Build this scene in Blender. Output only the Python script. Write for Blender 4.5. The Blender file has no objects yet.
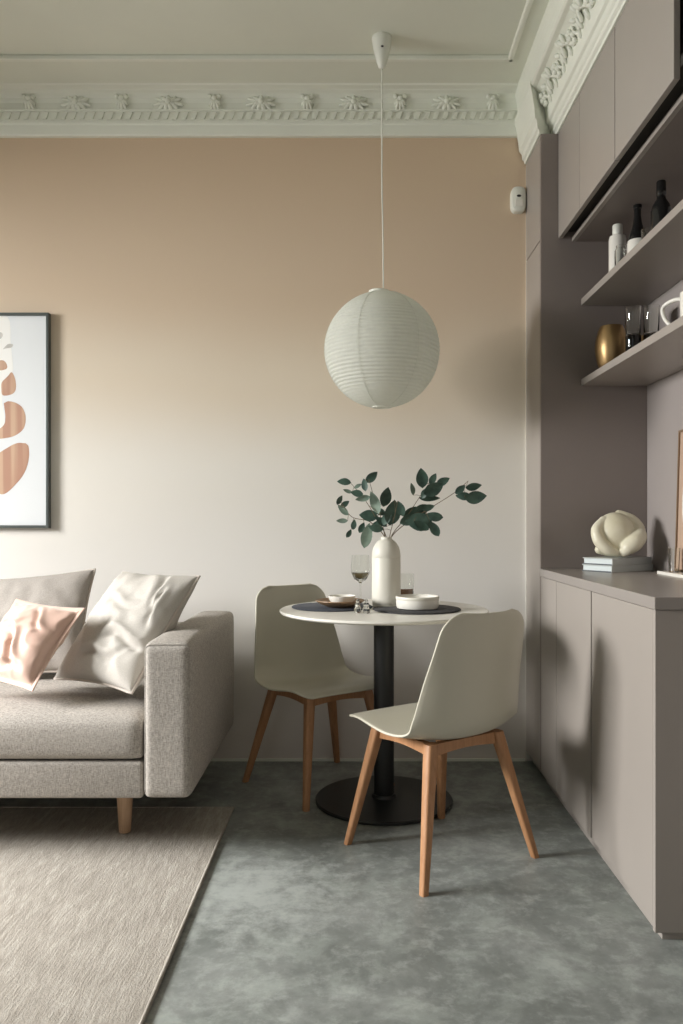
import bpy, bmesh, math, random
from mathutils import Vector, Matrix, noise
random.seed(7)
C = bpy.context.scene.collection
PI = math.pi
def R(a): return math.radians(a)

# ------------------------------------------------------------------ materials
def s2l(c):
    return tuple(((x/255.0)/12.92 if x <= 10 else (((x/255.0)+0.055)/1.055)**2.4) for x in c)
def base_mat(name, col, rough=.5, metal=0, spec=.5, **kw):
    m = bpy.data.materials.new(name); m.use_nodes = True
    b = m.node_tree.nodes['Principled BSDF']
    b.inputs['Base Color'].default_value = (*col, 1)
    b.inputs['Roughness'].default_value = rough
    b.inputs['Metallic'].default_value = metal
    b.inputs['Specular IOR Level'].default_value = spec
    for k, v in kw.items(): b.inputs[k].default_value = v
    return m
def N(m, t, **kw):
    n = m.node_tree.nodes.new(t)
    for k, v in kw.items():
        if k in n.inputs: n.inputs[k].default_value = v
        else: setattr(n, k, v)
    return n
def L(m, a, b): m.node_tree.links.new(a, b)
def bsdf(m): return m.node_tree.nodes['Principled BSDF']
def coords(m, scale=(1, 1, 1), rot=(0, 0, 0)):
    tc = N(m, 'ShaderNodeTexCoord'); mp = N(m, 'ShaderNodeMapping')
    mp.inputs['Scale'].default_value = scale; mp.inputs['Rotation'].default_value = rot
    L(m, tc.outputs['Object'], mp.inputs['Vector']); return mp.outputs['Vector']
def noise_node(m, vec, scale, detail=4, rough=.55, dist=0):
    n = N(m, 'ShaderNodeTexNoise'); n.inputs['Scale'].default_value = scale
    n.inputs['Detail'].default_value = detail; n.inputs['Roughness'].default_value = rough
    n.inputs['Distortion'].default_value = dist
    L(m, vec, n.inputs['Vector']); return n.outputs['Fac']
def ramp(m, fac, stops, interp='LINEAR'):
    r = N(m, 'ShaderNodeValToRGB'); cr = r.color_ramp; cr.interpolation = interp
    while len(cr.elements) < len(stops): cr.elements.new(.5)
    for e, (p, c) in zip(cr.elements, stops):
        e.position = p; e.color = (*c, 1) if len(c) == 3 else c
    L(m, fac, r.inputs['Fac']); return r.outputs['Color']
def bump(m, h, strength=.2, dist=.01):
    b = N(m, 'ShaderNodeBump'); b.inputs['Strength'].default_value = strength; b.inputs['Distance'].default_value = dist
    L(m, h, b.inputs['Height']); L(m, b.outputs['Normal'], bsdf(m).inputs['Normal'])
def mix(m, fac, a, b, mode='MIX'):
    x = N(m, 'ShaderNodeMix', data_type='RGBA', blend_type=mode)
    if isinstance(fac, (int, float)): x.inputs[0].default_value = fac
    else: L(m, fac, x.inputs[0])
    for s, v in ((6, a), (7, b)):
        if isinstance(v, tuple): x.inputs[s].default_value = (*v, 1)
        else: L(m, v, x.inputs[s])
    return x.outputs[2]

def m_paint(name, col, rough=.55, bs=.04):
    m = base_mat(name, col, rough, spec=.35)
    v = coords(m)
    n = noise_node(m, v, 3, 3)
    c = ramp(m, n, [(.3, tuple(x*.975 for x in col)), (.7, tuple(min(1, x*1.02) for x in col))])
    L(m, c, bsdf(m).inputs['Base Color'])
    bump(m, noise_node(m, v, 180, 3), bs, .003)
    return m
M = {}
M['plaster'] = m_paint('white_plaster', (.78, .80, .72), .6)
M['ceiling'] = m_paint('ceiling_paint', (.72, .745, .66), .7)
M['roomwall'] = m_paint('warm_grey_paint', (.52, .495, .44), .7)
M['mauve'] = m_paint('mauve_lacquer', (.335, .302, .272), .33, .02)
M['mauve2'] = m_paint('mauve_wall_paint', (.35, .315, .30), .5, .02)
M['mauveshaded'] = m_paint('mauve_lacquer_shaded', (.22, .188, .172), .5, .02)  # darker copy of the lacquer: niche and underside shade put into the colour
M['darkgap'] = base_mat('dark_recess', (.03, .027, .022), .7)  # near-black for the dark door; elsewhere puts gap shade into the colour
# back wall colour by height: duller foot, cream middle, tan top
m = base_mat('height_graded_wall_paint', (.8, .75, .7), .7, spec=.2)
tc = N(m, 'ShaderNodeTexCoord'); sx = N(m, 'ShaderNodeSeparateXYZ'); L(m, tc.outputs['Object'], sx.inputs[0])
nz = noise_node(m, coords(m), .8, 2)
ad = N(m, 'ShaderNodeMath', operation='MULTIPLY_ADD'); L(m, nz, ad.inputs[0]); ad.inputs[1].default_value = .35; L(m, sx.outputs['Z'], ad.inputs[2])
mr = N(m, 'ShaderNodeMapRange'); L(m, ad.outputs[0], mr.inputs['Value']); mr.inputs['From Min'].default_value = 0; mr.inputs['From Max'].default_value = 3.2
c = ramp(m, mr.outputs[0], [(.0, (.66, .615, .57)), (.30, (.80, .78, .745)), (.46, (.79, .76, .70)), (.60, (.72, .63, .51)), (.74, (.65, .52, .39)), (.95, (.62, .48, .345))], 'EASE')
L(m, c, bsdf(m).inputs['Base Color']); bump(m, noise_node(m, coords(m), 120, 3), .04, .003)
M['wall'] = m
# concrete floor
m = base_mat('polished_concrete', (.2, .2, .2), .38, spec=.5)
v = coords(m)
n1 = noise_node(m, v, 2.1, 10, .66, .25); n2 = noise_node(m, v, 6.5, 10, .7, .35); n3 = noise_node(m, v, 40, 5, .6)
c1 = ramp(m, n1, [(.28, (.13, .142, .132)), (.5, (.185, .20, .188)), (.60, (.245, .262, .248)), (.72, (.36, .38, .365))])
c2 = ramp(m, n2, [(.3, (.38, .38, .38)), (.50, (.5, .5, .5)), (.60, (.70, .71, .70)), (.72, (.60, .61, .60))])
c = mix(m, .8, c1, c2, 'OVERLAY')
c3 = ramp(m, n3, [(.3, (.46, .46, .46)), (.7, (.54, .54, .54))]); c = mix(m, .7, c, c3, 'OVERLAY')
# a lighter, noise-broken patch around one spot of the floor
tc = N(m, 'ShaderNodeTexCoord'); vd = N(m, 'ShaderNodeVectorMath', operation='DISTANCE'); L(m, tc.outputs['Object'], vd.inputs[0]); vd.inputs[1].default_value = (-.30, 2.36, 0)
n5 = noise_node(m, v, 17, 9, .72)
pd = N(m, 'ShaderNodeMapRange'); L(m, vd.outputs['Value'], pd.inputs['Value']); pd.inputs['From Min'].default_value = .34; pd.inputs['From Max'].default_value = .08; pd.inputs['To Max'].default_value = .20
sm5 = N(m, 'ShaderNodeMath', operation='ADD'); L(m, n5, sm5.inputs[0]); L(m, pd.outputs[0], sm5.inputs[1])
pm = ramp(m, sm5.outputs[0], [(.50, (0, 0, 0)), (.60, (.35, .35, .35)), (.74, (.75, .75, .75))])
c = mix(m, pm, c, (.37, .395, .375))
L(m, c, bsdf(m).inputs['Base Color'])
rr = ramp(m, n2, [(.3, (.52, .52, .52)), (.7, (.33, .33, .33))]); L(m, rr, bsdf(m).inputs['Roughness'])
bump(m, n2, .05, .01)
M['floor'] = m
# fabrics
def m_fabric(name, col, scale=260, amt=.25, bstr=.35, rough=.9, sheen=.2):
    m = base_mat(name, col, rough, spec=.15)
    bsdf(m).inputs['Sheen Weight'].default_value = sheen
    v = coords(m)
    a = noise_node(m, coords(m, (1, 1, 6)), scale, 3, .6); b = noise_node(m, coords(m, (6, 6, 1)), scale*.6, 3, .6)
    mu = N(m, 'ShaderNodeMath', operation='ADD'); L(m, a, mu.inputs[0]); L(m, b, mu.inputs[1])
    hf = N(m, 'ShaderNodeMath', operation='MULTIPLY'); L(m, mu.outputs[0], hf.inputs[0]); hf.inputs[1].default_value = .5
    c = ramp(m, hf.outputs[0], [(.35, tuple(x*(1-amt) for x in col)), (.65, tuple(min(1, x*(1+amt)) for x in col))])
    L(m, c, bsdf(m).inputs['Base Color']); bump(m, hf.outputs[0], bstr, .002)
    return m
M['sofa'] = m_fabric('greige_weave', (.42, .39, .355), 110, .42, .8, sheen=0)
M['linen'] = m_fabric('pale_linen', (.50, .475, .435), 200, .14, .5, sheen=0)
M['greycushion'] = m_fabric('taupe_cotton', (.38, .35, .32), 200, .2, .5, sheen=0)
M['piping'] = m_fabric('pale_piping', (.52, .47, .42), 300, .1, .2)
M['pink'] = base_mat('pink_satin', (.66, .45, .36), .42, spec=.5)
bsdf(M['pink']).inputs['Sheen Weight'].default_value = .4
L(M['pink'], ramp(M['pink'], noise_node(M['pink'], coords(M['pink']), 6, 3), [(.3, (.62, .41, .33)), (.7, (.70, .485, .395))]), bsdf(M['pink']).inputs['Base Color'])
bump(M['pink'], noise_node(M['pink'], coords(M['pink'], (1, 1, 3)), 500, 2), .1, .001)
# rug
m = base_mat('woven_jute', (.4, .36, .31), .95, spec=.1)
a = noise_node(m, coords(m, (16, 2.4, 1), (0, 0, R(-12))), 3.2, 6, .7, .6); b = noise_node(m, coords(m, (1, .6, 1)), 260, 4, .7)
b2 = noise_node(m, coords(m, (170, 22, 1), (0, 0, R(-5))), 1, 3, .6)
c = ramp(m, a, [(.25, (.255, .23, .198)), (.5, (.345, .317, .277)), (.75, (.46, .43, .385))])
c = mix(m, .75, c, ramp(m, b, [(.35, (.43, .43, .43)), (.65, (.56, .56, .56))]), 'OVERLAY')
c = mix(m, .5, c, ramp(m, b2, [(.35, (.42, .42, .42)), (.65, (.57, .57, .57))]), 'OVERLAY')
L(m, c, bsdf(m).inputs['Base Color'])
ad = N(m, 'ShaderNodeMath', operation='ADD'); L(m, b, ad.inputs[0]); L(m, b2, ad.inputs[1]); bump(m, ad.outputs[0], .45, .005)
M['rug'] = m
# wood
def m_wood(name, dark, light, rough=.45, sc=(26, 26, 1.6)):
    m = base_mat(name, light, rough, spec=.4)
    v = coords(m, sc); n = noise_node(m, v, 3, 5, .6, .8)
    L(m, ramp(m, n, [(.3, dark), (.7, light)]), bsdf(m).inputs['Base Color']); bump(m, n, .06, .002); return m
M['wood'] = m_wood('oiled_beech', (.34, .165, .075), (.47, .25, .125))
M['woodpale'] = m_wood('pale_oak', (.44, .28, .17), (.58, .39, .25))
M['woodplate'] = m_wood('acacia', (.20, .12, .065), (.36, .235, .135))
M['shell'] = base_mat('ivory_shell', (.56, .535, .44), .42, spec=.45)
bump(M['shell'], noise_node(M['shell'], coords(M['shell']), 300, 2), .04, .001)
M['blackmetal'] = base_mat('black_powder_coat', (.012, .013, .013), .38); bump(M['blackmetal'], noise_node(M['blackmetal'], coords(M['blackmetal']), 400, 2), .05, .001)
M['tabletop'] = m_paint('white_laminate', (.76, .74, .68), .35, .01)
M['ceramic'] = m_paint('cream_ceramic', (.70, .68, .60), .4, .06)
M['whiteceramic'] = m_paint('white_ceramic', (.78, .76, .70), .25, .01)
M['slate'] = m_fabric('charcoal_placemat', (.045, .045, .048), 200, .3, .4, .7, .05)
M['slateblue'] = m_fabric('inky_placemat', (.06, .068, .085), 200, .3, .4, .7, .05)
M['whiteplastic'] = base_mat('white_plastic', (.74, .75, .68), .35)
M['blackplastic'] = base_mat('black_plastic', (.01, .01, .01), .3)
def m_glass(name, col, rough=.02, alpha=.22, tint=None):
    m = base_mat(name, col, rough, spec=.6)
    bsdf(m).inputs['Transmission Weight'].default_value = 1
    bsdf(m).inputs['IOR'].default_value = 1.45
    return m
M['glass'] = m_glass('clear_glass', (.95, .96, .94))
M['smoke'] = m_glass('smoked_glass', (.10, .085, .075))
M['bottleglass'] = base_mat('dark_bottle_glass', (.012, .012, .012), .12)
M['amber'] = base_mat('amber_drink', (.55, .27, .14), .1); bsdf(M['amber']).inputs['Transmission Weight'].default_value = .5
M['wine'] = base_mat('golden_wine', (.50, .40, .20), .1); bsdf(M['wine']).inputs['Transmission Weight'].default_value = .6
m = base_mat('brushed_brass', (.42, .285, .14), .38, 1); bump(m, noise_node(m, coords(m, (1, 1, 60)), 12, 3), .15, .002); M['brass'] = m
M['ivory'] = base_mat('ivory_ceramic', (.72, .68, .52), .4)
L(M['ivory'], ramp(M['ivory'], noise_node(M['ivory'], coords(M['ivory']), 9, 4), [(.3, (.62, .575, .42)), (.7, (.76, .73, .60))]), bsdf(M['ivory']).inputs['Base Color'])
M['paper'] = base_mat('book_pages', (.62, .68, .68), .6)
bump(M['paper'], noise_node(M['paper'], coords(M['paper'], (1, 1, 60)), 20, 2), .3, .002)
M['bookcover'] = base_mat('silver_grey_cover', (.50, .53, .52), .4)
M['bookdark'] = base_mat('slate_cover', (.07, .085, .095), .4)
M['gunmetal'] = base_mat('gunmetal_frame', (.10, .115, .11), .35, .3)
M['artpaper'] = base_mat('art_paper', (.80, .83, .85), .25, spec=.6)
M['artwhite'] = base_mat('art_white', (.90, .90, .87), .25, spec=.6)
def m_art(name, a, b):
    m = base_mat(name, a, .35, spec=.5)
    L(m, ramp(m, noise_node(m, coords(m, (14, 1, .6)), 2, 1), [(.42, a), (.58, b)]), bsdf(m).inputs['Base Color']); return m
M['artbrown'] = m_art('art_terracotta', (.47, .27, .19), (.58, .40, .28))
M['artgrey'] = m_art('art_stone', (.50, .49, .46), (.60, .59, .55))
M['artbeige'] = m_art('art_sand', (.45, .32, .23), (.50, .36, .27))
M['goldwood'] = m_wood('bronze_wood', (.16, .105, .06), (.24, .16, .10))
M['leaf'] = base_mat('eucalyptus_leaf', (.05, .1, .07), .5)
m = M['leaf']; oi = N(m, 'ShaderNodeObjectInfo')
L(m, ramp(m, noise_node(m, coords(m), 30, 2), [(.3, (.028, .06, .045)), (.7, (.06, .115, .085))]), bsdf(m).inputs['Base Color'])
M['leafpale'] = base_mat('pale_leaf', (.18, .25, .19), .55)
L(M['leafpale'], ramp(M['leafpale'], noise_node(M['leafpale'], coords(M['leafpale']), 30, 2), [(.3, (.14, .205, .16)), (.7, (.22, .29, .23))]), bsdf(M['leafpale']).inputs['Base Color'])
M['stem'] = base_mat('brown_stem', (.16, .12, .07), .7)
# lantern paper
m = base_mat('rice_paper', (.76, .775, .72), .75, spec=.2)
nt = m.node_tree; tr = N(m, 'ShaderNodeBsdfTranslucent'); tr.inputs['Color'].default_value = (.78, .79, .73, 1)
mx = N(m, 'ShaderNodeMixShader'); mx.inputs[0].default_value = .5
L(m, bsdf(m).outputs[0], mx.inputs[1]); L(m, tr.outputs[0], mx.inputs[2]); L(m, mx.outputs[0], nt.nodes['Material Output'].inputs['Surface'])
L(m, ramp(m, noise_node(m, coords(m), 60, 5), [(.3, (.74, .755, .70)), (.7, (.80, .815, .76))]), bsdf(m).inputs['Base Color'])
M['lantern'] = m

# ------------------------------------------------------------------ helpers
def new_obj(name, bm, mat, parent=None, loc=(0, 0, 0), smooth=False, angle=None, rot=None):
    me = bpy.data.meshes.new(name)
    bmesh.ops.recalc_face_normals(bm, faces=bm.faces)
    bm.to_mesh(me); bm.free()
    for mm in (mat if isinstance(mat, (list, tuple)) else [mat]): me.materials.append(mm)
    if smooth:
        for p in me.polygons: p.use_smooth = True
        if angle is not None:
            me.set_sharp_from_angle(angle=R(angle))
    o = bpy.data.objects.new(name, me); C.objects.link(o)
    o.location = loc
    if rot: o.rotation_euler = rot
    if parent: o.parent = parent
    return o
def empty(name, loc=(0, 0, 0), rz=0):
    o = bpy.data.objects.new(name, None); C.objects.link(o); o.empty_display_size = .05
    o.location = loc; o.rotation_euler = (0, 0, rz); return o
def tag(o, label, cat, group=None, kind=None):
    o['label'] = label; o['category'] = cat
    if group: o['group'] = group
    if kind: o['kind'] = kind
    return o
def struct(o): o['kind'] = 'structure'; return o
def box(bm, x0, x1, y0, y1, z0, z1, bev=0, seg=2, mi=0):
    vs = [bm.verts.new((x, y, z)) for x in (x0, x1) for y in (y0, y1) for z in (z0, z1)]
    f = [(0, 1, 3, 2), (4, 6, 7, 5), (0, 4, 5, 1), (2, 3, 7, 6), (0, 2, 6, 4), (1, 5, 7, 3)]
    fs = [bm.faces.new([vs[i] for i in q]) for q in f]
    for q in fs: q.material_index = mi
    if bev:
        es = list({e for q in fs for e in q.edges})
        bmesh.ops.bevel(bm, geom=es, offset=bev, segments=seg, profile=.5, affect='EDGES')
    return fs
def box_obj(name, dims, mat, parent=None, bev=.0015, seg=2, **kw):
    bm = bmesh.new(); box(bm, *dims, bev=bev, seg=seg); return new_obj(name, bm, mat, parent, **kw)
def quad(bm, *ps): return bm.faces.new([bm.verts.new(p) for p in ps])
def lathe(bm, prof, n=48, cx=0, cy=0, mi=0, cap0=True, cap1=True):
    rings = []
    for r, z in prof:
        if r < 1e-5: rings.append([bm.verts.new((cx, cy, z))])
        else: rings.append([bm.verts.new((cx+r*math.cos(2*PI*k/n), cy+r*math.sin(2*PI*k/n), z)) for k in range(n)])
    for a, b in zip(rings, rings[1:]):
        for k in range(n):
            k2 = (k+1) % n
            if len(a) == 1 and len(b) == 1: continue
            if len(a) == 1: f = bm.faces.new((a[0], b[k], b[k2]))
            elif len(b) == 1: f = bm.faces.new((a[k], b[0], a[k2]))
            else: f = bm.faces.new((a[k], b[k], b[k2], a[k2]))
            f.material_index = mi
    if cap0 and len(rings[0]) > 1: bm.faces.new(rings[0]).material_index = mi
    if cap1 and len(rings[-1]) > 1: bm.faces.new(rings[-1]).material_index = mi
def lathe_obj(name, prof, mat, parent=None, loc=(0, 0, 0), n=48, angle=40, **kw):
    bm = bmesh.new(); lathe(bm, prof, n, **kw); return new_obj(name, bm, mat, parent, loc, True, angle)
def tube(bm, pts, rad, n=10, closed=False, cap=True):
    pts = [Vector(p) for p in pts]; m = len(pts)
    rads = rad if isinstance(rad, (list, tuple)) else [rad]*m
    rings = []; prev = None
    for i, p in enumerate(pts):
        a = pts[(i-1) % m] if (closed or i > 0) else p; b = pts[(i+1) % m] if (closed or i < m-1) else p
        t = (b-a).normalized()
        if prev is None:
            up = Vector((0, 0, 1)) if abs(t.z) < .9 else Vector((1, 0, 0)); u = t.cross(up).normalized()
        else: u = (prev - t*prev.dot(t)).normalized()
        prev = u; w = t.cross(u)
        rings.append([bm.verts.new(p+(u*math.cos(2*PI*k/n)+w*math.sin(2*PI*k/n))*rads[i]) for k in range(n)])
    rng = range(m) if closed else range(m-1)
    for i in rng:
        a = rings[i]; b = rings[(i+1) % m]
        for k in range(n): bm.faces.new((a[k], a[(k+1) % n], b[(k+1) % n], b[k]))
    if cap and not closed: bm.faces.new(rings[0]); bm.faces.new(rings[-1])
def catmull(pts, n=8):
    pts = [Vector(p) for p in pts]; out = []
    P = [pts[0]*2-pts[1]]+pts+[pts[-1]*2-pts[-2]]
    for i in range(1, len(P)-2):
        for k in range(n):
            t = k/n; a, b, c, d = P[i-1], P[i], P[i+1], P[i+2]
            out.append(.5*((2*b)+(c-a)*t+(2*a-5*b+4*c-d)*t*t+(3*b-a-3*c+d)*t**3))
    out.append(pts[-1]); return out
def interp(xs, ys, x):
    # smooth (Hermite) interpolation through the points
    if x <= xs[0]: return ys[0]
    if x >= xs[-1]: return ys[-1]
    n = len(xs); sl = []
    for i in range(n):
        a = max(0, i-1); b = min(n-1, i+1); sl.append((ys[b]-ys[a])/(xs[b]-xs[a]))
    for i in range(n-1):
        if x <= xs[i+1]:
            h = xs[i+1]-xs[i]; t = (x-xs[i])/h
            return ((2*t**3-3*t*t+1)*ys[i]+(t**3-2*t*t+t)*h*sl[i]+(-2*t**3+3*t*t)*ys[i+1]+(t**3-t*t)*h*sl[i+1])
def copy_tree(o, parent=None):
    c = o.copy(); C.objects.link(c)
    if parent: c.parent = parent
    for ch in [x for x in list(C.objects) if x.parent == o and x is not c]: copy_tree(ch, c)
    return c
def ellipsoid(bm, c, r, rot=None, seg=12, rings=8):
    ret = bmesh.ops.create_uvsphere(bm, u_segments=seg, v_segments=rings, radius=1)
    mt = Matrix.Translation(c) @ (rot or Matrix.Identity(4)) @ Matrix.Diagonal((*r, 1))
    bmesh.ops.transform(bm, matrix=mt, verts=ret['verts'])

# ------------------------------------------------------------------ camera
cam_d = bpy.data.cameras.new('camera'); cam = bpy.data.objects.new('camera', cam_d); C.objects.link(cam)
cam.location = (0, 0, 1.10); cam.rotation_euler = (R(90), 0, 0)
cam_d.sensor_width = 36; cam_d.lens = 797/1024*36
cam_d.shift_x = -12.5/1024; cam_d.shift_y = 10/1024
bpy.context.scene.camera = cam

# ------------------------------------------------------------------ room shell
XL, XR, YB, YF = -3.4, 1.24, 3.67, -2.2
ZC = 3.06
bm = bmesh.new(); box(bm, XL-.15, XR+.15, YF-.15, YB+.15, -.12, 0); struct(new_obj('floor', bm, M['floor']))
bm = bmesh.new(); box(bm, XL-.15, XR+.15, YB, YB+.15, 0, ZC+.12); struct(new_obj('wall_back', bm, M['wall']))
bm = bmesh.new(); box(bm, XR, XR+.15, YF, YB, 0, ZC+.12); struct(new_obj('wall_right', bm, M['mauve2']))
# left wall with a window opening, unseen front wall gets an added fill opening
WY0, WY1, WZ0, WZ1 = 1.2, 2.9, .60, 2.35
bm = bmesh.new()
for d in ((XL-.15, XL, YF, WY0, 0, ZC+.12), (XL-.15, XL, WY1, YB, 0, ZC+.12), (XL-.15, XL, WY0, WY1, 0, WZ0), (XL-.15, XL, WY0, WY1, WZ1, ZC+.12)): box(bm, *d)
struct(new_obj('wall_left', bm, M['roomwall']))
FX0, FX1, FZ0, FZ1 = -2.2, -.6, .6, 2.4
bm = bmesh.new()
for d in ((XL-.15, FX0, YF-.15, YF, 0, ZC+.12), (FX1, XR+.15, YF-.15, YF, 0, ZC+.12), (FX0, FX1, YF-.15, YF, 0, FZ0), (FX0, FX1, YF-.15, YF, FZ1, ZC+.12)): box(bm, *d)
struct(new_obj('wall_front', bm, M['roomwall']))
def window(name, horiz, a0, a1, z0, z1, at):
    e = struct(empty(name, (0, 0, 0)))
    bm = bmesh.new(); t = .05
    rects = [(a0, a0+t, z0, z1), (a1-t, a1, z0, z1), (a0+t, a1-t, z0, z0+t), (a0+t, a1-t, z1-t, z1), ((a0+a1)/2-.02, (a0+a1)/2+.02, z0+t, z1-t)]
    for p, q, r, s in rects:
        if horiz: box(bm, p, q, at-.03, at+.03, r, s)
        else: box(bm, at-.03, at+.03, p, q, r, s)
    new_obj('window_frame', bm, M['whiteplastic'], e)
    return e
window('window_1', False, WY0, WY1, WZ0, WZ1, XL-.09)
window('added_fill_window', True, FX0, FX1, FZ0, FZ1, YF-.09)  # added unseen window, made up to go with the rear fill
# ceiling: border band and recessed centre panel with a small moulding
PX, PY, PXL, PYF = .674, 3.388, -2.9, -1.9
bm = bmesh.new()
for d in ((XL-.15, PXL, YF-.15, YB+.15), (PX, XR+.15, YF-.15, YB+.15), (PXL, PX, PY, YB+.15), (PXL, PX, YF-.15, PYF)): box(bm, *d, ZC, ZC+.12)
box(bm, PXL, PX, PYF, PY, ZC+.015, ZC+.12)
struct(new_obj('ceiling', bm, M['ceiling']))
bm = bmesh.new()
for d in ((PX-.022, PX, PYF, PY), (PXL, PX, PY-.022, PY), (PXL, PXL+.022, PYF, PY)): box(bm, *d, ZC-.006, ZC+.015, bev=.005)
struct(new_obj('trim_1', bm, M['plaster']))
# back cornice: profile (distance from wall, z)
bprof = [(0, 2.868), (.020, 2.868), (.024, 2.874), (.024, 2.915), (.030, 2.921), (.030, 2.934), (.026, 2.937), (.026, 2.976), (.036, 2.979), (.036, 2.985),
         (.028, 2.990), (.028, 3.015), (.034, 3.034), (.050, 3.046), (.072, 3.050), (.076, 3.053), (.105, 3.054), (.112, 3.06), (0, 3.06)]
bm = bmesh.new()
def extr(bm, prof, f, ends):
    A = [bm.verts.new(f(p, z, ends[0])) for p, z in prof]; B = [bm.verts.new(f(p, z, ends[1])) for p, z in prof]
    n = len(prof)
    for i in range(n): bm.faces.new((A[i], A[(i+1) % n], B[(i+1) % n], B[i]))
    bm.faces.new(A); bm.faces.new(B)
extr(bm, bprof, lambda p, z, x: (x, YB-p, z), (XL, .80))
x = XL+.02
while x < .735:   # slanting rope beads
    vs = [(x, 2.940), (x+.021, 2.940), (x+.033, 2.973), (x+.012, 2.973)]
    a = [bm.verts.new((px, YB-.0255, pz)) for px, pz in vs]; b = [bm.verts.new((px+.002*s, YB-.033, pz)) for (px, pz), s in zip(vs, (1, -1, -1, 1))]
    for i in range(4): bm.faces.new((a[i], a[(i+1) % 4], b[(i+1) % 4], b[i]))
    bm.faces.new(b); bm.faces.new(a)
    x += .0425
tb = struct(new_obj('trim_2', bm, M['plaster']))
def rosette(kind):
    bm = bmesh.new()
    def lobe(cx, cz, ang, ln, w, dpt=.012, y=0):
        rot = Matrix.Rotation(-ang, 4, 'Y')
        ellipsoid(bm, (cx+math.cos(ang)*ln*.5, y, cz+math.sin(ang)*ln*.5), (ln*.62, dpt, w), rot, 10, 6)
    if kind == 0:
        for k in range(7): lobe(0, -.002, R(90+k*360/7), .034, .0115, .012)
        for s in (-1, 1):
            for a, ln in ((18, .048), (-14, .054), (-44, .04), (48, .036)):
                lobe(s*.012, 0, R(a) if s > 0 else R(180-a), ln, .0085, .009)
        ellipsoid(bm, (0, -.012, 0), (.013, .012, .013))
    else:
        for a, ln in ((-90, .046), (-68, .045), (-112, .045), (-45, .035), (-135, .035)): lobe(0, .014, R(a), ln, .0085, .013)
        for a in (40, 90, 140): lobe(0, .012, R(a), .026, .009, .013)
        for s in (-1, 1): ellipsoid(bm, (s*.021, -.008, .022), (.011, .012, .011))
        ellipsoid(bm, (0, -.012, .014), (.013, .012, .011))
    return bm
rs = [new_obj('flower_relief', rosette(0), M['plaster'], tb, (0, 0, 0), True), new_obj('leaf_relief', rosette(1), M['plaster'], tb, (0, 0, 0), True)]
firsts = [True, True]
for i in range(-4, 11):
    px = 29+46.4*i; X = (px-354)*3.63/797; k = i % 2
    k = 1-k
    o = rs[k] if firsts[k] else rs[k].copy()
    if not firsts[k]: C.objects.link(o)
    firsts[k] = False
    o.location = (X, YB-.036, 3.014)
# right cornice over the cabinets
UX = .863
rprof = [(0, 2.742), (.006, 2.742), (.009, 2.752), (.018, 2.758), (.018, 2.775), (.026, 2.782), (.032, 2.795), (.042, 2.80), (.045, 2.808),
         (.047, 2.84), (.058, 2.875), (.078, 2.902), (.10, 2.915), (.118, 2.918), (.126, 2.924), (.126, 2.938), (.118, 2.945), (.118, 2.99), (.122, 3.02), (.13, 3.04), (.13, 3.06), (-.3, 3.06), (-.3, 2.742)]
bm = bmesh.new(); extr(bm, rprof, lambda p, z, y: (UX-p, y, z), (YF, YB-.02))
tr_ = struct(new_obj('trim_3', bm, M['plaster']))
# floral scroll relief along the cove
bm = bmesh.new()
def scroll():
    bm = bmesh.new()
    pts = [(.0, .0), (.03, .014), (.06, .018), (.09, .008), (.11, -.012), (.13, -.01), (.14, .004), (.13, .012)]
    P = catmull([(0, a, b) for a, b in pts], 4)
    tube(bm, P, .0055, 6)
    for (a, b, ang, ln) in ((.02, .01, 100, .032), (.03, .012, 50, .034), (.05, .018, -60, .036), (.06, .016, 80, .03), (.08, .012, -80, .034), (.09, .01, 30, .034), (.11, -.01, -60, .026), (.0, 0, 150, .03), (0, 0, 210, .03), (.015, 0, -70, .032)):
        ellipsoid(bm, (-.003, a+math.cos(R(ang))*ln*.5, b+math.sin(R(ang))*ln*.5), (.008, ln*.55, .0085), Matrix.Rotation(R(ang), 4, 'X'), 8, 5)
    for k in range(6):
        ellipsoid(bm, (-.004, .165+.016*math.cos(k*PI/3), .016*math.sin(k*PI/3)), (.009, .011, .009), None, 8, 5)
    ellipsoid(bm, (-.01, .165, 0), (.009, .009, .009), None, 8, 5)
    return bm
s0 = new_obj('scroll_relief', scroll(), M['plaster'], tr_, (0, 0, 0), True)
for i in range(0, 9):
    o = s0 if i == 0 else s0.copy()
    if i: C.objects.link(o)
    o.location = (UX-.066, 3.16-i*.215, 2.872); o.rotation_euler = (0, R(-37), 0); o.scale = (1.1, 1.1, 1.25)
# short lower return over the tall cabinet
bm = bmesh.new()
rp2 = [(0, 2.742), (.006, 2.742), (.010, 2.756), (.018, 2.762), (.02, 2.785), (.032, 2.80), (.036, 2.84), (.05, 2.90), (.056, 2.918), (.056, 2.938), (-.06, 2.938), (-.06, 2.742)]
extr(bm, rp2, lambda p, z, y: (.79-p, y - (p if y < 3.5 else 0), z), (3.372, YB-.01))
struct(new_obj('trim_4', bm, M['plaster']))
bm = bmesh.new(); box(bm, XL, .787, YB-.008, YB, 0, .012); struct(new_obj('baseboard_back', bm, M['plaster']))

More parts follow.
